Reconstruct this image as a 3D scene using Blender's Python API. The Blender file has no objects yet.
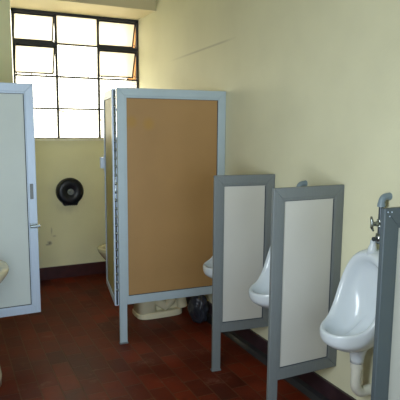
import bpy, bmesh, math, random
from mathutils import Vector, Matrix
random.seed(4)
scene = bpy.context.scene
COL = scene.collection
W, D, XP, YB = 1.929, 5.467, 0.585, 4.97      # right wall, back wall, pier edge, beam face
XLW = -0.16                                   # left wall face
Z0, Z1, ZC = 1.4595, 2.703, 3.25                # sill, soffit, ceiling

# ---------------------------------------------------------------- materials
def srgb(r, g, b):
    f = lambda c: (c/255/12.92) if c/255 <= .04045 else ((c/255+.055)/1.055)**2.4
    return (f(r), f(g), f(b), 1)

def nodes_of(name):
    m = bpy.data.materials.new(name); m.use_nodes = True
    nt = m.node_tree
    return m, nt, nt.nodes, nt.links, nt.nodes['Principled BSDF']

def mat(name, col, rough=.5, metal=0, var=.12, scale=9, bump=.0, bscale=60, spec=.5, coat=0, stretch=None):
    m, nt, N, L, P = nodes_of(name)
    tc = N.new('ShaderNodeTexCoord')
    src = tc.outputs['Object']
    if stretch:
        mp = N.new('ShaderNodeMapping'); mp.inputs['Scale'].default_value = stretch
        L.new(src, mp.inputs['Vector']); src = mp.outputs['Vector']
    nz = N.new('ShaderNodeTexNoise'); nz.inputs['Scale'].default_value = scale; nz.inputs['Detail'].default_value = 6
    L.new(src, nz.inputs['Vector'])
    rp = N.new('ShaderNodeValToRGB')
    rp.color_ramp.elements[0].position = .3; rp.color_ramp.elements[1].position = .7
    rp.color_ramp.elements[0].color = tuple(c*(1-var) for c in col[:3])+(1,)
    rp.color_ramp.elements[1].color = tuple(min(1, c*(1+var)) for c in col[:3])+(1,)
    L.new(nz.outputs['Fac'], rp.inputs['Fac']); L.new(rp.outputs['Color'], P.inputs['Base Color'])
    P.inputs['Roughness'].default_value = rough; P.inputs['Metallic'].default_value = metal
    P.inputs['Specular IOR Level'].default_value = spec; P.inputs['Coat Weight'].default_value = coat
    if bump:
        n2 = N.new('ShaderNodeTexNoise'); n2.inputs['Scale'].default_value = bscale; n2.inputs['Detail'].default_value = 4
        L.new(src, n2.inputs['Vector'])
        b = N.new('ShaderNodeBump'); b.inputs['Strength'].default_value = bump; b.inputs['Distance'].default_value = .004
        L.new(n2.outputs['Fac'], b.inputs['Height']); L.new(b.outputs['Normal'], P.inputs['Normal'])
    return m

def wall_mat(name, col, marks=(), scratch=None):
    """painted plaster, with smudges and darker patches (x,y,z,radius,strength) and an optional hairline scratch"""
    m, nt, N, L, P = nodes_of(name)
    geo = N.new('ShaderNodeNewGeometry')
    pos = geo.outputs['Position']
    nz = N.new('ShaderNodeTexNoise'); nz.inputs['Scale'].default_value = 1.7; nz.inputs['Detail'].default_value = 8
    L.new(pos, nz.inputs['Vector'])
    rp = N.new('ShaderNodeValToRGB')
    rp.color_ramp.elements[0].position = .32; rp.color_ramp.elements[1].position = .68
    rp.color_ramp.elements[0].color = tuple(c*.93 for c in col[:3])+(1,)
    rp.color_ramp.elements[1].color = tuple(min(1, c*1.05) for c in col[:3])+(1,)
    L.new(nz.outputs['Fac'], rp.inputs['Fac'])
    cur = rp.outputs['Color']
    n3 = N.new('ShaderNodeTexNoise'); n3.inputs['Scale'].default_value = 22; n3.inputs['Detail'].default_value = 3
    L.new(pos, n3.inputs['Vector'])
    def darken(fac, tone=(.13, .12, .10, 1)):
        nonlocal cur
        mx = N.new('ShaderNodeMix'); mx.data_type = 'RGBA'
        L.new(fac, mx.inputs[0]); L.new(cur, mx.inputs[6]); mx.inputs[7].default_value = tone
        cur = mx.outputs[2]
    for (x, y, z, sx, sz, st) in marks:
        mp = N.new('ShaderNodeMapping'); mp.vector_type = 'POINT'
        mp.inputs['Location'].default_value = (-x/sx, -y/sx, -z/sz)
        mp.inputs['Scale'].default_value = (1/sx, 1/sx, 1/sz)
        L.new(pos, mp.inputs['Vector'])
        ln = N.new('ShaderNodeVectorMath'); ln.operation = 'LENGTH'; L.new(mp.outputs['Vector'], ln.inputs[0])
        ad = N.new('ShaderNodeMath'); ad.operation = 'MULTIPLY_ADD'; ad.inputs[1].default_value = 1.1; 
        L.new(n3.outputs['Fac'], ad.inputs[0]); L.new(ln.outputs['Value'], ad.inputs[2])
        mr = N.new('ShaderNodeMapRange'); mr.inputs['From Min'].default_value = 1.5; mr.inputs['From Max'].default_value = .7
        mr.inputs['To Min'].default_value = 0; mr.inputs['To Max'].default_value = st
        L.new(ad.outputs[0], mr.inputs['Value']); darken(mr.outputs['Result'])
    if scratch:
        (ya, za), (yb, zb), wd, st = scratch
        sp = N.new('ShaderNodeSeparateXYZ'); L.new(pos, sp.inputs[0])
        k = (zb-za)/(yb-ya)
        a = N.new('ShaderNodeMath'); a.operation = 'MULTIPLY_ADD'; a.inputs[1].default_value = -k; a.inputs[2].default_value = k*ya-za
        L.new(sp.outputs['Y'], a.inputs[0])
        b = N.new('ShaderNodeMath'); b.operation = 'ADD'; L.new(a.outputs[0], b.inputs[0]); L.new(sp.outputs['Z'], b.inputs[1])
        c = N.new('ShaderNodeMath'); c.operation = 'ABSOLUTE'; L.new(b.outputs[0], c.inputs[0])
        mr = N.new('ShaderNodeMapRange'); mr.inputs['From Min'].default_value = wd; mr.inputs['From Max'].default_value = 0
        mr.inputs['To Min'].default_value = 0; mr.inputs['To Max'].default_value = st; L.new(c.outputs[0], mr.inputs['Value'])
        yr = N.new('ShaderNodeMapRange'); yr.inputs['From Min'].default_value = yb; yr.inputs['From Max'].default_value = yb+.25
        L.new(sp.outputs['Y'], yr.inputs['Value'])
        y2 = N.new('ShaderNodeMapRange'); y2.inputs['From Min'].default_value = ya; y2.inputs['From Max'].default_value = ya-.6
        L.new(sp.outputs['Y'], y2.inputs['Value'])
        m1 = N.new('ShaderNodeMath'); m1.operation = 'MULTIPLY'; L.new(mr.outputs[0], m1.inputs[0]); L.new(yr.outputs[0], m1.inputs[1])
        m2 = N.new('ShaderNodeMath'); m2.operation = 'MULTIPLY'; L.new(m1.outputs[0], m2.inputs[0]); L.new(y2.outputs[0], m2.inputs[1])
        darken(m2.outputs[0])
    L.new(cur, P.inputs['Base Color'])
    P.inputs['Roughness'].default_value = .55; P.inputs['Specular IOR Level'].default_value = .3
    n2 = N.new('ShaderNodeTexNoise'); n2.inputs['Scale'].default_value = 45; n2.inputs['Detail'].default_value = 5
    L.new(pos, n2.inputs['Vector'])
    bp = N.new('ShaderNodeBump'); bp.inputs['Strength'].default_value = .25; bp.inputs['Distance'].default_value = .004
    L.new(n2.outputs['Fac'], bp.inputs['Height']); L.new(bp.outputs['Normal'], P.inputs['Normal'])
    return m

def add_spots(m, spots, tone):
    nt = m.node_tree; N, L = nt.nodes, nt.links; P = N['Principled BSDF']
    for (x, y, z, sx, sz, st) in spots:
        src = P.inputs['Base Color'].links[0].from_socket
        geo = N.new('ShaderNodeNewGeometry'); mp = N.new('ShaderNodeMapping')
        mp.inputs['Location'].default_value = (-x/sx, -y/sx, -z/sz); mp.inputs['Scale'].default_value = (1/sx, 1/sx, 1/sz)
        L.new(geo.outputs['Position'], mp.inputs['Vector'])
        ln = N.new('ShaderNodeVectorMath'); ln.operation = 'LENGTH'; L.new(mp.outputs['Vector'], ln.inputs[0])
        mr = N.new('ShaderNodeMapRange'); mr.interpolation_type = 'SMOOTHSTEP'
        mr.inputs['From Min'].default_value = 1; mr.inputs['From Max'].default_value = .3; mr.inputs['To Max'].default_value = st
        L.new(ln.outputs['Value'], mr.inputs['Value'])
        mx = N.new('ShaderNodeMix'); mx.data_type = 'RGBA'; L.new(mr.outputs[0], mx.inputs[0]); L.new(src, mx.inputs[6]); mx.inputs[7].default_value = tone
        L.new(mx.outputs[2], P.inputs['Base Color'])

def floor_mat():
    m, nt, N, L, P = nodes_of('quarry_tile')
    tc = N.new('ShaderNodeTexCoord')
    mp = N.new('ShaderNodeMapping'); mp.inputs['Rotation'].default_value = (0, 0, math.pi/2)
    mp.inputs['Location'].default_value = (.04, .02, 0)
    L.new(tc.outputs['Object'], mp.inputs['Vector'])
    br = N.new('ShaderNodeTexBrick'); br.offset = .5
    br.inputs['Scale'].default_value = 1; br.inputs['Brick Width'].default_value = .20; br.inputs['Row Height'].default_value = .118
    br.inputs['Mortar Size'].default_value = .0042; br.inputs['Mortar Smooth'].default_value = .3; br.inputs['Bias'].default_value = 0
    br.inputs['Color1'].default_value = srgb(*FLOOR1); br.inputs['Color2'].default_value = srgb(*FLOOR2)
    br.inputs['Mortar'].default_value = srgb(*MORTAR)
    L.new(mp.outputs['Vector'], br.inputs['Vector'])
    nz = N.new('ShaderNodeTexNoise'); nz.inputs['Scale'].default_value = 2.2; nz.inputs['Detail'].default_value = 9; nz.inputs['Roughness'].default_value = .65
    L.new(tc.outputs['Object'], nz.inputs['Vector'])
    rp = N.new('ShaderNodeValToRGB')
    rp.color_ramp.elements[0].position = .3; rp.color_ramp.elements[0].color = (.45, .45, .45, 1)
    rp.color_ramp.elements[1].position = .72; rp.color_ramp.elements[1].color = (1.15, 1.1, 1.05, 1)
    L.new(nz.outputs['Fac'], rp.inputs['Fac'])
    mx = N.new('ShaderNodeMix'); mx.data_type = 'RGBA'; mx.blend_type = 'MULTIPLY'; mx.inputs[0].default_value = 1
    L.new(br.outputs['Color'], mx.inputs[6]); L.new(rp.outputs['Color'], mx.inputs[7])
    # pale worn scuffs
    n2 = N.new('ShaderNodeTexNoise'); n2.inputs['Scale'].default_value = 3.4; n2.inputs['Detail'].default_value = 12; n2.inputs['Roughness'].default_value = .75
    mp2 = N.new('ShaderNodeMapping'); mp2.inputs['Location'].default_value = (3.1, 1.7, 0); L.new(tc.outputs['Object'], mp2.inputs['Vector'])
    L.new(mp2.outputs['Vector'], n2.inputs['Vector'])
    r2 = N.new('ShaderNodeMapRange'); r2.inputs['From Min'].default_value = .58; r2.inputs['From Max'].default_value = .78; r2.inputs['To Max'].default_value = .45
    L.new(n2.outputs['Fac'], r2.inputs['Value'])
    m3 = N.new('ShaderNodeMix'); m3.data_type = 'RGBA'
    L.new(r2.outputs[0], m3.inputs[0]); L.new(mx.outputs[2], m3.inputs[6]); m3.inputs[7].default_value = srgb(150, 118, 100)
    L.new(m3.outputs[2], P.inputs['Base Color'])
    rr = N.new('ShaderNodeMapRange'); rr.inputs['To Min'].default_value = .36; rr.inputs['To Max'].default_value = .62
    L.new(nz.outputs['Fac'], rr.inputs['Value']); L.new(rr.outputs[0], P.inputs['Roughness'])
    P.inputs['Specular IOR Level'].default_value = .16
    ad = N.new('ShaderNodeMath'); ad.operation = 'MULTIPLY_ADD'; ad.inputs[1].default_value = -1.0
    L.new(br.outputs['Fac'], ad.inputs[0]); L.new(n2.outputs['Fac'], ad.inputs[2])
    bp = N.new('ShaderNodeBump'); bp.inputs['Strength'].default_value = .5; bp.inputs['Distance'].default_value = .003
    L.new(ad.outputs[0], bp.inputs['Height']); L.new(bp.outputs['Normal'], P.inputs['Normal'])
    return m

def pane_mat(name, tint, clear):
    """thin wired/frosted glass: part translucent, part see-through"""
    m, nt, N, L, P = nodes_of(name)
    N.remove(P)
    out = N['Material Output']
    tr = N.new('ShaderNodeBsdfTranslucent'); tr.inputs['Color'].default_value = tint
    tp = N.new('ShaderNodeBsdfTransparent'); tp.inputs['Color'].default_value = tint
    gl = N.new('ShaderNodeBsdfGlossy'); gl.inputs['Roughness'].default_value = .25
    tc = N.new('ShaderNodeTexCoord'); nz = N.new('ShaderNodeTexNoise'); nz.inputs['Scale'].default_value = 7
    L.new(tc.outputs['Object'], nz.inputs['Vector'])
    mr = N.new('ShaderNodeMapRange'); mr.inputs['To Min'].default_value = clear-.1; mr.inputs['To Max'].default_value = clear+.1
    L.new(nz.outputs['Fac'], mr.inputs['Value'])
    a = N.new('ShaderNodeMixShader'); L.new(mr.outputs[0], a.inputs[0]); L.new(tr.outputs[0], a.inputs[1]); L.new(tp.outputs[0], a.inputs[2])
    b = N.new('ShaderNodeMixShader'); b.inputs[0].default_value = .05; L.new(a.outputs[0], b.inputs[1]); L.new(gl.outputs[0], b.inputs[2])
    L.new(b.outputs[0], out.inputs['Surface'])
    return m

FLOOR1, FLOOR2, MORTAR = (116, 42, 20), (82, 30, 15), (98, 58, 38)
CREAM = srgb(205, 196, 146)
M = {}
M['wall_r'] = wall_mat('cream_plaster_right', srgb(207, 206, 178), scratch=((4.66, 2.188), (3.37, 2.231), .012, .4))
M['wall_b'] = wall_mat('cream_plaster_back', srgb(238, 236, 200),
    marks=((.94, D, .385, .035, .03, .8), (.91, D, .37, .03, .015, .5), (.96, D, .51, .012, .06, .35), (.985, D, .455, .03, .012, .3), (1.13, D, .74, .16, .07, .16)))  # last mark: faint darker patch just below the dispenser
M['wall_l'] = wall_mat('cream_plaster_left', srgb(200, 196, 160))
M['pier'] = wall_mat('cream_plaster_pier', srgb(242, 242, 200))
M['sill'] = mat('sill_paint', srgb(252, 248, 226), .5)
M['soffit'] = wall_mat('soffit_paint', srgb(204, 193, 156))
M['ceil'] = mat('ceiling_paint', srgb(205, 200, 175), .8)
M['floor'] = floor_mat()
M['brick'] = mat('outer_reveal', srgb(176, 122, 62), .9, var=.2, scale=14)
M['base'] = mat('maroon_tile', srgb(66, 30, 32), .35, var=.25, scale=12)
M['base_r'] = mat('dark_tile', srgb(46, 34, 40), .35, var=.3, scale=12)
M['cove'] = mat('black_cove', srgb(24, 24, 30), .35, var=.3, scale=14)
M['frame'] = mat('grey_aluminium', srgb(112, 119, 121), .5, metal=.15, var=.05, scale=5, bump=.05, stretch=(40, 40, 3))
M['frame_l'] = mat('lit_aluminium', srgb(172, 188, 196), .45, metal=.15, var=.04, scale=5)  # lighter copy for the stall divider; stronger light there put into its colour
M['frame_n'] = mat('shaded_aluminium', srgb(80, 91, 97), .5, metal=.15, var=.04, scale=5)  # darker copy for the nearest screen, its shade put into the colour
M['frame_d'] = mat('grey_aluminium_dull', srgb(118, 124, 126), .5, metal=.3, var=.05, scale=5)
M['frame_w'] = mat('pale_lit_aluminium', srgb(190, 206, 226), .4, metal=.15, var=.04, scale=5, stretch=(30, 30, 3))  # palest copy; the light on the left door is put into the colour
M['gap_shade'] = mat('gap_shade_tone', srgb(52, 62, 72), .6)  # tone of the strips that paint shade beside the boards
M['board_tan'] = mat('tan_hardboard', srgb(160, 124, 76), .55, var=.06, scale=3, bump=.08, bscale=220)
add_spots(M['board_tan'], [(1.20, 3.575, 1.625, .055, .06, .55), (1.325, 3.575, 1.61, .06, .065, .6)], srgb(166, 126, 44))
M['board_grey'] = mat('grey_laminate', srgb(188, 188, 182), .5, var=.03, scale=3, bump=.03, bscale=200)
M['board_green'] = mat('grey_green_laminate', srgb(206, 216, 214), .5, var=.04, scale=3)
M['board_door'] = mat('olive_laminate', srgb(168, 158, 104), .5, var=.05, scale=3)
M['ceramic'] = mat('white_vitreous', srgb(204, 214, 222), .2, var=.02, scale=3, coat=.15)
M['ivory'] = mat('ivory_vitreous', srgb(214, 208, 178), .14, var=.03, scale=3, coat=.4)
M['pvc'] = mat('white_pvc', srgb(206, 208, 198), .35, var=.08, scale=25)
M['pvc_grey'] = mat('blue_grey_pvc', srgb(120, 138, 150), .45, var=.08, scale=20)
M['steel'] = mat('dark_chrome', srgb(150, 158, 158), .25, metal=.95, var=.1, scale=12)
M['pipe'] = mat('dark_pipe', srgb(70, 78, 86), .35, metal=.7, var=.15, scale=18)
M['black'] = mat('black_plastic', srgb(15, 22, 34), .28, var=.15, scale=8)
M['smoke'] = mat('smoked_cover', srgb(9, 16, 30), .38, var=.1, scale=8)
M['hub'] = mat('grey_hub', srgb(120, 128, 132), .4)
M['bag'] = mat('charcoal_plastic', srgb(44, 48, 58), .38, var=.3, scale=9, bump=.6, bscale=26)
M['iron'] = mat('black_iron', srgb(36, 38, 44), .6, var=.2, scale=14)
M['pane'] = pane_mat('clear_pane', (1, 1, .98, 1), .75)
M['frost'] = pane_mat('frosted_pane', (.72, .69, .62, 1), .3)
M['brass'] = mat('old_brass', srgb(150, 110, 50), .4, metal=.8)

# ---------------------------------------------------------------- mesh helpers
def bx(bm, x0, x1, y0, y1, z0, z1):
    v = [bm.verts.new((x, y, z)) for x in (x0, x1) for y in (y0, y1) for z in (z0, z1)]
    for f in ((0, 1, 3, 2), (4, 6, 7, 5), (0, 4, 5, 1), (2, 3, 7, 6), (0, 2, 6, 4), (1, 5, 7, 3)):
        bm.faces.new([v[i] for i in f])

def prism(bm, poly, y0, y1):
    """polygon in (x,z), extruded from y0 to y1"""
    a = [bm.verts.new((x, y0, z)) for x, z in poly]; b = [bm.verts.new((x, y1, z)) for x, z in poly]
    n = len(poly)
    bm.faces.new(a); bm.faces.new(b[::-1])
    for i in range(n): bm.faces.new((a[i], b[i], b[(i+1) % n], a[(i+1) % n]))

def loft(bm, rings, cap0=False, cap1=False, c0=None, c1=None):
    R = [[bm.verts.new(p) for p in r] for r in rings]
    n = len(R[0])
    for a, b in zip(R, R[1:]):
        for i in range(n): bm.faces.new((a[i], a[(i+1) % n], b[(i+1) % n], b[i]))
    for c, r, cap in ((c0, R[0], cap0), (c1, R[-1], cap1)):
        if c is not None:
            v = bm.verts.new(c)
            for i in range(n): bm.faces.new((r[i], r[(i+1) % n], v))
        elif cap: bm.faces.new(r)

def tube(bm, pts, rad, n=14, caps=True):
    pts = [Vector(p) for p in pts]
    rads = rad if isinstance(rad, (list, tuple)) else [rad]*len(pts)
    rings = []; up = None
    for i, p in enumerate(pts):
        t = (pts[min(i+1, len(pts)-1)]-pts[max(i-1, 0)]).normalized()
        if up is None: up = t.orthogonal().normalized()
        else: up = (up-t*up.dot(t)).normalized()
        s = t.cross(up)
        rings.append([p+(up*math.cos(a)+s*math.sin(a))*rads[i] for a in [2*math.pi*k/n for k in range(n)]])
    loft(bm, rings, caps, caps)

def arc(c, u, v, r, a0, a1, n=8):
    c, u, v = Vector(c), Vector(u), Vector(v)
    return [c+u*(r*math.cos(a0+(a1-a0)*k/n))+v*(r*math.sin(a0+(a1-a0)*k/n)) for k in range(n+1)]

def ell(cx, cy, a, b, z, n=28, p=2.0):
    out = []
    for k in range(n):
        t = 2*math.pi*k/n; c, s = math.cos(t), math.sin(t)
        out.append((cx+a*math.copysign(abs(c)**(2/p), c), cy+b*math.copysign(abs(s)**(2/p), s), z))
    return out

def obj(name, bm, m, parent=None, smooth=False, bevel=0, sub=0, label=None):
    bmesh.ops.recalc_face_normals(bm, faces=bm.faces)
    me = bpy.data.meshes.new(name); bm.to_mesh(me); bm.free()
    me.materials.append(m)
    if smooth:
        for p in me.polygons: p.use_smooth = True
    o = bpy.data.objects.new(name, me); COL.objects.link(o)
    if parent: o.parent = parent
    if bevel:
        b = o.modifiers.new('bevel', 'BEVEL'); b.width = bevel; b.segments = 2; b.limit_method = 'ANGLE'
    if sub:
        s = o.modifiers.new('sub', 'SUBSURF'); s.levels = sub; s.render_levels = sub
    if label: o['label'] = label
    return o

def box(name, dims, m, parent=None, bevel=0, label=None):
    bm = bmesh.new(); bx(bm, *dims)
    return obj(name, bm, m, parent, bevel=bevel, label=label)

def pipe(name, pts, rad, m, parent=None, n=14, label=None):
    bm = bmesh.new(); tube(bm, pts, rad, n)
    o = obj(name, bm, m, parent, smooth=True, label=label)
    o.modifiers.new('es', 'EDGE_SPLIT').split_angle = math.radians(50)
    return o

def thing(name, label, cat, loc=(0, 0, 0), rz=0, group=None):
    o = bpy.data.objects.new(name, None); COL.objects.link(o)
    o.empty_display_size = .1
    o.location = loc; o.rotation_euler = (0, 0, rz); o['label'] = label; o['category'] = cat
    if group: o['group'] = group
    o['kind'] = 'thing'
    return o

def dup(root, loc, label, name=None):
    r = root.copy(); COL.objects.link(r); r.location = loc; r['label'] = label
    def rec(a, b):
        for ch in list(a.children):
            if ch.parent is not a or ch is b: continue
            c = ch.copy(); COL.objects.link(c); c.parent = b; rec(ch, c)
    rec(root, r)
    return r

def struct(name, dims, m, parent=None, label=None):
    o = box(name, dims, m, parent)
    o['kind'] = 'structure'
    o['label'] = label or name.replace('_', ' '); o['category'] = name.split('_')[0]
    return o

# ---------------------------------------------------------------- the room
Y0 = -1.6
struct('floor', (XLW-.1, W+.1, Y0, D+.12, -.1, 0), M['floor'], label='dark red brown quarry tile floor')
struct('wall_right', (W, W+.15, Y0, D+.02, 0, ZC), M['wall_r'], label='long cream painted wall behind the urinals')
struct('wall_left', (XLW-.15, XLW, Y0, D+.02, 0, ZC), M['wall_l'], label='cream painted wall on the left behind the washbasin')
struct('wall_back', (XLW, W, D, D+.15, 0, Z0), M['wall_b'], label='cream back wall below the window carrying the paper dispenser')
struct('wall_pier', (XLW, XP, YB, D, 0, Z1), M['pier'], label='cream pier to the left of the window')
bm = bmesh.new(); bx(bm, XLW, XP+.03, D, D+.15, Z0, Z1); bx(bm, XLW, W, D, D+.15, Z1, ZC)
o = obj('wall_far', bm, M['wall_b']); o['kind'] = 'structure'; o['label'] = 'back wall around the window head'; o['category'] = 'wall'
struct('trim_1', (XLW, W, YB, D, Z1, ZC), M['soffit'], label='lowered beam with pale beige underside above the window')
struct('ceiling', (XLW-.15, W+.15, Y0, D+.15, ZC, ZC+.1), M['ceil'], label='ceiling')
struct('baseboard_back', (XP, W-.02, D-.015, D, 0, .13), M['base'], label='dark maroon tile skirting along the back wall')
struct('baseboard_right', (W-.016, W, Y0, D-.001, .0, .145), M['base_r'], label='dark maroon tile skirting along the right wall')
bm = bmesh.new()
prism(bm, [(W-.016, 0), (W-.016, .05), (W-.026, .026), (W-.04, .012), (W-.05, 0)], Y0, D-.016)
o = obj('trim_2', bm, M['cove']); o['kind'] = 'structure'; o['label'] = 'black cove strip at the foot of the right wall'; o['category'] = 'trim'
struct('trim_3', (XP+.02, W, D-.03, D+.04, Z0-.02, Z0), M['sill'], label='pale window sill')
struct('trim_4', (W+.001, W+.12, D+.06, D+.42, Z0-.2, Z1+.2), M['brick'], label='orange brown outer reveal seen through the open vents')

struct('wall_shade_header', (XLW, W, Y0-.1, Y0, 2.1, ZC), M['wall_l'], label='unseen header added to shade the upper walls')  # unseen header added to keep daylight off the upper walls

# ---------------------------------------------------------------- the window
win = thing('window_1', 'black steel window of three by four panes with four tilted vents', 'window', (0, D+.03, Z0))
win['kind'] = 'structure'
XA, XB = .652, W-.004
m1, m2 = 1.0664, 1.4932
zb = [Z1-.002, 2.402, 2.0805, 1.7635, Z0]
def wbar(name, x0, x1, z0, z1, d=.018):
    return box(name, (x0, x1, -d, d, z0-Z0, z1-Z0), M['iron'], win)
bm = bmesh.new()
for d in ((XA, XB, zb[0]-.028, zb[0]), (XA, XB, Z0, Z0+.011), (XA, XA+.018, Z0, zb[0]), (XB-.016, XB, Z0, zb[0])):
    bx(bm, d[0], d[1], -.02, .02, d[2]-Z0, d[3]-Z0)
obj('window_frame', bm, M['iron'], win)
for x in (m1, m2): wbar('mullion', x-.010, x+.010, Z0, zb[0])
for k, z in enumerate(zb[1:4]):
    t = (.030, .009, .010)[k]
    for j, (xa, xb) in enumerate(((XA, m1), (m1, m2), (m2, XB))):
        th = .028 if (k == 0 and j != 1) else (.010 if k else .009)
        wbar('transom', xa+.01, xb-.01, z-th, z+(.012 if th > .02 else th*.6))
for r in range(4):
    for c, (xa, xb) in enumerate(((XA, m1), (m1, m2), (m2, XB))):
        if r < 2 and c != 1: continue
        box('pane', (xa+.008, xb-.008, -.002, .002, zb[r+1]-Z0+.004, zb[r]-Z0-.004), M['frost' if r == 0 else 'pane'], win)
TILT = math.radians(22)
for r in range(2):
    for (xa, xb) in ((XA+.018, m1-.008), (m2+.010, XB-.018)):
        top = zb[r]-Z0-(.03 if r == 0 else .03); h = zb[r]-zb[r+1]-.040
        bm = bmesh.new(); t = .012
        for d in ((xa, xb, -t, 0), (xa, xb, -h, -h+t), (xa, xa+t, -h, 0), (xb-t, xb, -h, 0)):
            bx(bm, d[0], d[1], -.01, .01, d[2], d[3])
        v = obj('vent', bm, M['iron'], win); v.location = (0, .012, top); v.rotation_euler = (TILT, 0, 0)
        box('pane', (xa+t*.8, xb-t*.8, -.002, .002, -h+t*.8, -t*.8), M['frost'], v)
        pipe('stay_arm', [(xb-.006, -.004, -h+.02), (xb-.006, -.06, -h+.045), (xb-.006, -.10, -h+.03)], .004, M['iron'], v, n=6)
pipe('latch', [(m2+.012, -.022, .20), (m2+.022, -.035, .17), (m2+.02, -.035, .13)], .006, M['brass'], win, n=8, label='brass latch')
pipe('latch', [(m1+.01, -.022, .285), (m1+.05, -.03, .272), (m1+.07, -.03, .268)], .006, M['brass'], win, n=8, label='brass latch')
for k in range(9):
    x = XA+.06+k*.148
    pipe('security_bar', [(x, .26, .60), (x, .26, Z1-Z0+.1)], .006, M['iron'], win, n=6)

# ---------------------------------------------------------------- framed panels
FW = .056
def framed(root, x0, x1, zb_, zt, th, mf, mb, foot=None, wall_post=True, fw=FW, lip=.012, label_board=None):
    """mitred aluminium frame round a recessed board; local origin on the floor at the post; local y = thickness"""
    h = th/2
    post = 'post' if foot else 'stile'
    bm = bmesh.new()
    if foot: prism(bm, [(x0, 0), (x0+fw, 0), (x0+fw, zt-fw), (x0, zt)], -h, h)
    else: prism(bm, [(x0, zb_), (x0+fw, zb_+fw), (x0+fw, zt-fw), (x0, zt)], -h, h)
    obj(post, bm, mf, root, bevel=.003)
    bm = bmesh.new(); prism(bm, [(x0, zt), (x0+fw, zt-fw), (x1-fw, zt-fw), (x1, zt)], -h, h)
    obj('top_rail', bm, mf, root, bevel=.003)
    bm = bmesh.new(); prism(bm, [(x1, zt), (x1-fw, zt-fw), (x1-fw, zb_+fw), (x1, zb_)], -h, h)
    obj('wall_post' if foot else 'stile', bm, mf, root, bevel=.003)
    bm = bmesh.new()
    if foot: prism(bm, [(x0+fw, zb_), (x0+fw, zb_+fw), (x1-fw, zb_+fw), (x1, zb_)], -h+.001, h-.001)
    else: prism(bm, [(x0, zb_), (x0+fw, zb_+fw), (x1-fw, zb_+fw), (x1, zb_)], -h, h)
    obj('bottom_rail', bm, mf, root, bevel=.003)
    # glazing lip on both faces, then dark strips painting the gap's shade, then board
    a0, a1, c0, c1 = x0+fw, x1-fw, zb_+fw, zt-fw
    bm = bmesh.new()
    for s in (-1, 1):
        ya, yb_ = sorted((s*(h-.002), s*(h-.007)))
        for d in ((a0, a1, c1-lip, c1), (a0, a1, c0, c0+lip*.6), (a0, a0+lip, c0+lip*.6, c1-lip), (a1-lip*.5, a1, c0+lip*.6, c1-lip)):
            bx(bm, d[0], d[1], ya, yb_, d[2], d[3])
    obj('glazing_bead', bm, mf, root, bevel=.001)
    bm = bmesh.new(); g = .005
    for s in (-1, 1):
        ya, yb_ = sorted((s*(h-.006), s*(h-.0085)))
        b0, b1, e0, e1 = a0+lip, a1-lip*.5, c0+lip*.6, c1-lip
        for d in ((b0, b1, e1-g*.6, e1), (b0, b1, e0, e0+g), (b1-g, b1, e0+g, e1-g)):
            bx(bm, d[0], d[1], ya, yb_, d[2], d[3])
    obj('gap_shade', bm, M['gap_shade'], root)
    box('board', (a0-.004, a1+.004, -(h-.0084), h-.0084, c0-.004, c1+.004), mb, root, label=label_board)
    if foot:
        bm = bmesh.new(); bx(bm, x0-.004, x0+fw+.004, -h-.004, h+.004, 0, .012)
        obj('foot', bm, M['frame_d'], root, bevel=.002)

TH = .022
g = 'urinal screens along the right wall'
parts = [('urinal_screen', 2.891, 1.512, W-.001, 'narrow grey framed urinal screen farthest back, next to the tan stall divider'),
         ('urinal_screen', 2.18, 1.476, W-.001, 'grey framed urinal screen in the middle, its light grey board seen whole in front'),
         ('urinal_screen', 1.4645, 1.500, W-.001, 'grey framed urinal screen cut off by the right edge, nearest the camera')]
for i, (n, y, x0, x1, lab) in enumerate(parts):
    r = thing(n, lab, 'screen', (x0, y+TH/2, 0), (-.13, 0, 0)[i], g)
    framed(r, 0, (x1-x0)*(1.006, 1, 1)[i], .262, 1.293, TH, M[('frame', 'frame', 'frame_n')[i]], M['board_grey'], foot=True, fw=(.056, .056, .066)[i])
    if i == 2:
        bm = bmesh.new()
        for (sx, sz) in ((.014, 1.279), (.034, 1.278), (.024, 1.262)):
            tube(bm, [(sx, -TH/2-.002, sz), (sx, -TH/2+.001, sz)], .003, 8)
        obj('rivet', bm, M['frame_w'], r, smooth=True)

st = thing('stall_divider', 'tall tan board stall divider in a grey metal frame standing on one post', 'screen', (1.095, 3.563+TH/2, 0), -.055)
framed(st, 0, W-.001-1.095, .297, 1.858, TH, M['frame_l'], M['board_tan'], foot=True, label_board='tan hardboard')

# inward swung stall door beside it: local x runs from the hinge away from the camera
ang = math.atan2(.567, .098)
sd = thing('stall_door', 'narrow olive stall door with pale edge seen nearly edge on, beside the tan divider', 'door', (1.081, 3.590, 0), ang)
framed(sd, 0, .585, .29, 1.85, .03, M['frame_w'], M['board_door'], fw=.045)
bm = bmesh.new(); tube(bm, [(-.004, -.002, .30), (-.004, -.002, 1.84)], .0065, 8)
zz = .40
while zz < 1.83:
    tube(bm, [(-.004, -.003, zz), (-.004, -.003, zz+.02)], .0085, 10); zz += .06
o = obj('hinge', bm, M['steel'], sd, smooth=True, label='chrome hinge knuckles')
bm = bmesh.new(); bx(bm, .550, .577, .015, .05, 1.255, 1.345); bx(bm, .541, .585, .014, .02, 1.235, 1.365)
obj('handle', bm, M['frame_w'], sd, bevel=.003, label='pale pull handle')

# open door of the left stall, seen face on
ld = thing('stall_door', 'pale framed grey door of the left stall, swung open behind the washbasin', 'door', (XLW+.03, 3.7+.02, 0))
w_ = .559-(XLW+.03)
framed(ld, 0, w_, .285, 1.87, .04, M['frame_w'], M['board_green'], fw=.055)
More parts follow.
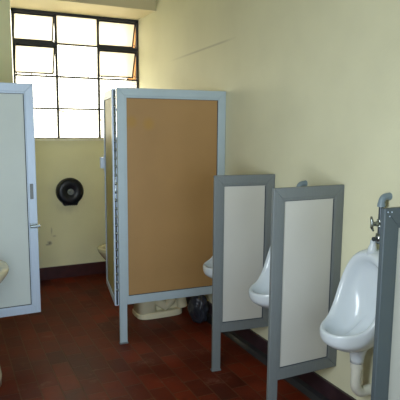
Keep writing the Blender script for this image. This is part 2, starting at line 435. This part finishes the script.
# the free stile carries a sunk latch plate and a bolt
box('latch_plate', (w_-.044, w_-.022, -.0225, -.018, 1.095, 1.20), M['frame_d'], ld, bevel=.002, label='grey recessed latch plate')
bm = bmesh.new(); bx(bm, w_-.054, w_-.004, -.026, -.019, .888, .928)
tube(bm, [(w_-.052, -.03, .908), (w_+.014, -.03, .908)], .011, 10)
obj('latch_bolt', bm, M['steel'], ld, bevel=.001, label='chrome sliding bolt')
for z in (.5, 1.6):
    bm = bmesh.new(); bx(bm, -.03, .01, -.012, .012, z-.05, z+.05)
    obj('hinge', bm, M['steel'], ld)

# ---------------------------------------------------------------- urinals
def mirror_ring(half):
    return [Vector(p) for p in half]+[Vector((p[0], -p[1], p[2])) for p in half[-2:0:-1]]
RIM = [(0.325, 0, 0.672), (0.308, 0.0607, 0.672), (0.262, 0.103, 0.683), (0.203, 0.129, 0.692), (0.15, 0.1504, 0.7492), (0.118, 0.1512, 0.862), (0.1, 0.1302, 0.9404), (0.092, 0.0987, 0.9964), (0.088, 0.0525, 1.0255), (0.086, 0.0, 1.0322)]
O1 = [(0.332, 0, 0.663), (0.315, 0.0636, 0.663), (0.268, 0.1084, 0.673), (0.206, 0.1376, 0.68), (0.147, 0.1601, 0.7436), (0.108, 0.1617, 0.862), (0.088, 0.1407, 0.946), (0.077, 0.1081, 1.0065), (0.072, 0.0578, 1.0378), (0.07, 0.0, 1.0457)]
O2 = [(0.327, 0, 0.62), (0.309, 0.0629, 0.62), (0.262, 0.1092, 0.62), (0.196, 0.1428, 0.64), (0.13, 0.16, 0.738), (0.088, 0.1701, 0.8508), (0.066, 0.148, 0.946), (0.053, 0.1145, 1.0098), (0.046, 0.0609, 1.0457), (0.044, 0.0, 1.0546)]
O2b = [(0.31, 0, 0.6), (0.292, 0.0599, 0.6), (0.246, 0.1045, 0.602), (0.182, 0.1393, 0.625), (0.11, 0.159, 0.73), (0.068, 0.1701, 0.8486), (0.048, 0.148, 0.946), (0.036, 0.1145, 1.0098), (0.031, 0.0609, 1.0457), (0.029, 0.0, 1.0546)]
O3 = [(0.25, 0, 0.565), (0.23, 0.0503, 0.565), (0.19, 0.0858, 0.57), (0.13, 0.1221, 0.61), (0.06, 0.1544, 0.71), (0.03, 0.1648, 0.8396), (0.015, 0.1439, 0.946), (0.01, 0.1113, 1.0065), (0.008, 0.0599, 1.0434), (0.008, 0.0, 1.0546)]
O4 = [(0.17, 0, 0.552), (0.15, 0.0444, 0.554), (0.11, 0.0686, 0.565), (0.03, 0.1015, 0.6), (0, 0.1432, 0.71), (0, 0.1575, 0.8396), (0, 0.1386, 0.946), (0, 0.1071, 1.0009), (0, 0.0567, 1.0378), (0, 0.0, 1.0457)]
I1 = [(0.303, 0, 0.67), (0.288, 0.0503, 0.67), (0.246, 0.0874, 0.68), (0.191, 0.1101, 0.688), (0.14, 0.128, 0.7492), (0.11, 0.127, 0.862), (0.094, 0.1081, 0.9326), (0.086, 0.0809, 0.9718), (0.082, 0.0441, 0.9964), (0.08, 0.0, 1.002)]
I2 = [(0.282, 0, 0.63), (0.267, 0.0444, 0.63), (0.228, 0.0764, 0.636), (0.163, 0.0989, 0.67), (0.098, 0.1152, 0.7556), (0.062, 0.1113, 0.8508), (0.051, 0.0924, 0.918), (0.045, 0.0693, 0.9516), (0.042, 0.0357, 0.9718), (0.041, 0.0, 0.9774)]
I3 = [(0.21, 0, 0.6), (0.195, 0.0311, 0.6), (0.16, 0.0484, 0.605), (0.1, 0.0619, 0.645), (0.05, 0.0651, 0.74), (0.036, 0.0609, 0.8284), (0.033, 0.0473, 0.8844), (0.031, 0.0326, 0.9124), (0.03, 0.0168, 0.9236), (0.03, 0.0, 0.9292)]
UB = .50; UZ = .45
def off(r): return [p-Vector((0, 0, UB)) for p in mirror_ring(r)]
ur = thing('urinal', 'white wall hung urinal nearest the camera, between the front two urinal screens', 'urinal', (W-.002, 1.90, UZ), math.pi, 'urinals on the right wall')
bm = bmesh.new()
loft(bm, [off(O4), off(O3), off(O2b), off(O2), off(O1), off(RIM), off(I1), off(I2), off(I3)], c0=(0, 0, .30), c1=(.05, 0, .22))
obj('bowl', bm, M['ceramic'], ur, smooth=True, sub=2)
bm = bmesh.new(); loft(bm, [ell(.115, 0, .062, .062, .085, 20), ell(.115, 0, .055, .055, .065, 20), ell(.115, 0, .040, .040, .03, 20), ell(.115, 0, .034, .034, .0, 20), ell(.115, 0, .034, .034, -.02, 20)], True, True)
obj('outlet_collar', bm, M['ceramic'], ur, smooth=True)
pts = [(.115, 0, -.015), (.115, 0, -.135)]+arc((.063, 0, -.135), (1, 0, 0), (0, 0, -1), .052, 0.1, math.pi/2, 8)+[(0, 0, -.187)]
pipe('drain_pipe', pts, [.027]*len(pts), M['pvc'], ur, label='white plastic drain elbow')
pipe('drain_joint', [(.115, 0, -.05), (.115, 0, -.02)], .032, M['pvc'], ur)
bm = bmesh.new(); loft(bm, [ell(.055, 0, .028, .028, .53, 16), ell(.052, 0, .020, .020, .565, 16), ell(.05, 0, .015, .015, .58, 16), ell(.05, 0, .013, .013, .60, 16)], True, True)
obj('inlet_spud', bm, M['ceramic'], ur, smooth=True)
dup(ur, (W-.002, 2.575, UZ), 'white urinal half hidden behind the middle urinal screen, second from the camera')
dup(ur, (W-.002, 3.205, UZ), 'farthest white urinal, only its lip showing before the tan stall divider')

# flush pipes with valve and elbow, standing off the wall above each urinal
fp = thing('flush_pipe', 'dark flush pipe with tee handle and grey elbow above the nearest urinal', 'pipe', (W, 1.862, 1.04), math.pi, 'flush pipes on the right wall')
pipe('riser', [(.05, 0, .0), (.05, 0, .215)], .0115, M['pipe'], fp)
pts = [(.05, 0, .182), (.05, 0, .20)]+arc((.02, 0, .20), (1, 0, 0), (0, 0, 1), .03, 0, math.pi/2, 8)+[(0, 0, .23)]
pipe('elbow', pts, [.020, .0185]+[.0165]*(len(pts)-3)+[.019], M['pvc_grey'], fp, label='blue grey plastic elbow')
bm = bmesh.new(); tube(bm, [(.05, 0, .005), (.05, 0, .05)], .019, 12)
obj('coupling', bm, M['steel'], fp, smooth=True)
pipe('valve_body', [(.05, 0, .085), (.05, 0, .12)], .017, M['steel'], fp)
bm = bmesh.new(); tube(bm, [(.06, 0, .10), (.10, 0, .10)], [.013, .010], 12)
tube(bm, [(.108, -.003, .137), (.104, 0, .115), (.10, 0, .10), (.104, 0, .085), (.094, .002, .066)], [.005, .008, .010, .008, .004], 10)
obj('valve_handle', bm, M['steel'], fp, smooth=True, label='chrome tee shaped handle')
pipe('bleed_screw', [(.06, 0, .026), (.09, 0, .026)], [.008, .011], M['pipe'], fp)
dup(fp, (W, 2.52, 1.035), 'grey pipe elbow just showing over the top of the middle urinal screen')

# ---------------------------------------------------------------- toilets
def toilet(loc, label, detail=True):
    t = thing('toilet', label, 'toilet', loc, math.pi, 'toilets in the right stalls')
    bm = bmesh.new()
    loft(bm, [ell(.40, 0, .085, .115, .04, 28, 3.5), ell(.40, 0, .078, .108, .16, 28, 3.2), ell(.40, 0, .10, .118, .25, 28, 2.6), ell(.38, 0, .19, .165, .34, 28, 2.2),
              ell(.375, 0, .225, .182, .385, 28), ell(.375, 0, .228, .185, .40, 28), ell(.375, 0, .215, .172, .408, 28), ell(.375, 0, .175, .135, .40, 28), ell(.37, 0, .15, .11, .33, 28), ell(.34, 0, .08, .06, .24, 28)], True, True)
    obj('bowl', bm, M['ivory'], t, smooth=True)
    bm = bmesh.new(); loft(bm, [ell(.285, 0, .205, .135, .0, 28, 4), ell(.285, 0, .205, .135, .035, 28, 4), ell(.285, 0, .192, .122, .05, 28, 4)], True, True)
    obj('foot_flange', bm, M['ivory'], t, bevel=.004)
    for s in (-1, 1):
        pts = [(.36, s*.075, .26), (.30, s*.085, .13), (.25, s*.088, .085), (.20, s*.085, .12), (.16, s*.082, .19), (.11, s*.08, .20), (.085, s*.08, .06)]
        pipe('trapway', pts, [.045, .045, .042, .04, .04, .042, .045], M['ivory'], t, n=16)
    box('trapway_web', (.08, .36, -.07, .07, .04, .30), M['ivory'], t, bevel=.02)
    bm = bmesh.new(); loft(bm, [ell(.38, 0, .23, .188, .412, 28), ell(.38, 0, .232, .19, .424, 28), ell(.38, 0, .225, .182, .432, 28), ell(.385, 0, .15, .11, .432, 28), ell(.385, 0, .145, .105, .412, 28)])
    obj('seat', bm, M['ivory'], t, smooth=True)
    bm = bmesh.new(); loft(bm, [ell(.105, 0, .09, .19, .36, 28, 6), ell(.11, 0, .1, .22, .56, 28, 6), ell(.11, 0, .1, .225, .72, 28, 6)], True, True)
    obj('tank', bm, M['ivory'], t, smooth=True)
    bm = bmesh.new(); loft(bm, [ell(.112, 0, .107, .235, .72, 28, 6), ell(.112, 0, .107, .235, .75, 28, 6), ell(.112, 0, .095, .22, .76, 28, 6)], True, True)
    obj('tank_lid', bm, M['ivory'], t, bevel=.004)
    return t
t1 = toilet((W-.06, 4.07, 0), 'toilet whose ivory foot shows under the tan stall divider')
t2 = dup(t1, (W-.008, 4.98, 0), 'far toilet whose pale rim peeks out beside the stall door')
t2.scale = (1, 1, .93)

# dark bag slumped on the floor behind the partition
bm = bmesh.new()
bmesh.ops.create_icosphere(bm, subdivisions=4, radius=1)
from mathutils import noise
for v in bm.verts:
    d = v.co.normalized()
    n1 = noise.noise(d*2.3+Vector((3, 1, 7)))*.22+noise.noise(d*5+Vector((1, 9, 2)))*.10
    ridge = abs(noise.noise(Vector((d.x*6, d.y*6, d.z*1.5))))*.16
    q = d*(1+n1-ridge)
    z = q.z*.135+.122
    v.co = Vector((q.x*.07, q.y*.11, max(0.0, z)))
    if v.co.z < .03: v.co.x *= 1.06
bag = obj('trash_bag', bm, M['bag'], smooth=True)
bag.location = (1.81, 3.725, 0); bag.scale = (1.0, 1.0, 1)
bag['label'] = 'charcoal crumpled plastic bag on the floor under the tan stall divider'; bag['category'] = 'bag'; bag['kind'] = 'thing'

# ---------------------------------------------------------------- pedestal washbasin on the left wall
BZ = .75; by = 3.33
wb = thing('washbasin', 'ivory pedestal washbasin at the left edge, its rounded front before the grey door', 'washbasin', (XLW+.002, by, 0))
def dshape(fr, hw, z, back=0.0, n=28, p=2.3):
    out = []
    for k in range(n):
        t = 2*math.pi*k/n; c, s = math.cos(t), math.sin(t)
        e = p if c > 0 else 6
        x = .2+((fr-.2)*abs(c)**(2/e) if c > 0 else -(.2-back)*abs(c)**(2/e))
        out.append((x, hw*math.copysign(abs(s)**(2/e), s), z))
    return out
F = .32-XLW
bm = bmesh.new()
loft(bm, [dshape(.30, .10, BZ-.20, .10), dshape(.38, .17, BZ-.15, .03), dshape(F-.03, .245, BZ-.07, 0), dshape(F-.005, .272, BZ-.035, 0), dshape(F, .278, BZ-.012, 0), dshape(F-.006, .272, BZ, 0),
          dshape(F-.05, .225, BZ-.004, .13), dshape(F-.065, .205, BZ-.03, .14), dshape(F-.11, .16, BZ-.10, .17), dshape(.27, .05, BZ-.14, .19)], True, True)
obj('basin', bm, M['ivory'], wb, smooth=True)
bm = bmesh.new()
loft(bm, [ell(.255, 0, .155, .15, 0, 24), ell(.255, 0, .158, .152, .06, 24), ell(.255, 0, .146, .14, .12, 24), ell(.26, 0, .10, .10, .19, 24), ell(.25, 0, .085, .09, .40, 24), ell(.25, 0, .10, .11, BZ-.18, 24)], True, True)
obj('pedestal', bm, M['ivory'], wb, smooth=True)
pts = [(.07, 0, BZ-.002), (.07, 0, BZ+.10)]+arc((.115, 0, BZ+.10), (-1, 0, 0), (0, 0, 1), .045, 0, math.pi*.85, 8)
pipe('tap', pts, .011, M['steel'], wb)

# ---------------------------------------------------------------- jumbo roll dispenser on the back wall
dp = thing('paper_dispenser', 'round black toilet roll dispenser on the back wall under the window', 'dispenser', (1.151, D, .918))
def discs(prof, n=40):
    return [[(r*math.cos(2*math.pi*k/n), -y*.62, r*math.sin(2*math.pi*k/n)) for k in range(n)] for r, y in prof]
bm = bmesh.new(); loft(bm, discs([(.128, .0), (.140, .01), (.142, .075), (.136, .10)]), True, True)
obj('housing', bm, M['black'], dp, bevel=.003)
bm = bmesh.new(); loft(bm, discs([(.134, .099), (.130, .112), (.10, .122), (.05, .127), (.046, .118), (.03, .118)]), True, True)
o = obj('cover', bm, M['smoke'], dp, smooth=True)
bm = bmesh.new(); loft(bm, discs([(.032, .115), (.032, .128), (.026, .133), (.012, .133), (.010, .128)], 24), True, True)
obj('hub', bm, M['hub'], dp, smooth=True, label='grey centre hub')
bm = bmesh.new(); prism(bm, [(-.085, -.105), (.085, -.105), (.068, -.142), (-.068, -.142)], -.066, 0)
for k in range(7): prism(bm, [(-.062+k*.019, -.142), (-.052+k*.019, -.142), (-.057+k*.019, -.149)], -.066, -.055)
obj('outlet', bm, M['black'], dp, bevel=.002)

# ---------------------------------------------------------------- light
w = bpy.data.worlds.new('outdoors'); scene.world = w; w.use_nodes = True
N, L = w.node_tree.nodes, w.node_tree.links
tc = N.new('ShaderNodeTexCoord'); sp = N.new('ShaderNodeSeparateXYZ'); L.new(tc.outputs['Generated'], sp.inputs[0])
mr = N.new('ShaderNodeMapRange'); mr.inputs['From Min'].default_value = -.35; mr.inputs['From Max'].default_value = .35
L.new(sp.outputs['Y'], mr.inputs['Value'])
mx = N.new('ShaderNodeMix'); mx.data_type = 'RGBA'
FRONT, BACK = (2.6, 3.2, 3.8), (6.6, 6.2, 4.9)
mx.inputs[6].default_value = FRONT+(1,); mx.inputs[7].default_value = BACK+(1,)
L.new(mr.outputs[0], mx.inputs[0])
bg = N['Background']; L.new(mx.outputs[2], bg.inputs['Color']); bg.inputs['Strength'].default_value = 1.0

def area(name, loc, rot, sx, sy, e, col, portal=False):
    l = bpy.data.lights.new(name, 'AREA'); l.shape = 'RECTANGLE'; l.size = sx; l.size_y = sy; l.energy = e; l.color = col
    if portal: l.cycles.is_portal = True
    o = bpy.data.objects.new(name, l); COL.objects.link(o); o.location = loc; o.rotation_euler = rot
    return o
def aim(o, d):
    o.rotation_euler = Vector(d).to_track_quat('-Z', 'Y').to_euler()
left_light = area('left_daylight', (-.1, 1.25, 1.4), (0, 0, 0), .9, 1.1, 36, (.86, .93, 1.0)); aim(left_light, (.74, .66, -.04)); left_light.data.spread = math.radians(140)  # unseen daylight from the left; no opening is modelled there
area('window_portal', ((XA+XB)/2, D+.35, (Z0+Z1)/2), (-math.pi/2, 0, 0), 1.6, 1.6, 1, (1, 1, 1), True)
area('doorway_portal', ((XLW+W)/2, Y0-.05, 1.05), (math.pi/2, 0, 0), W-XLW, 2.1, 1, (1, 1, 1), True)

# ---------------------------------------------------------------- camera
cd = bpy.data.cameras.new('camera'); cam = bpy.data.objects.new('camera', cd); COL.objects.link(cam)
Rr = Vector((0.899211, -0.437446, 0.007837)); Uu = Vector((0.054203, 0.129159, 0.990141)); Ff = Vector((0.434146, 0.889921, -0.139852))
m4 = Matrix((Rr, Uu, -Ff)).transposed().to_4x4(); m4.translation = (0, 0, 1.6)
cam.matrix_world = m4
cd.sensor_width = 36; cd.lens = 36*524.96/400; cd.clip_start = .01
scene.camera = cam
scene.view_settings.view_transform = 'Standard'; scene.view_settings.look = 'None'
scene.view_settings.exposure = 0; scene.view_settings.gamma = 1
scene.cycles.use_denoising = True
scene.cycles.max_bounces = 12; scene.cycles.diffuse_bounces = 8; scene.cycles.transparent_max_bounces = 16
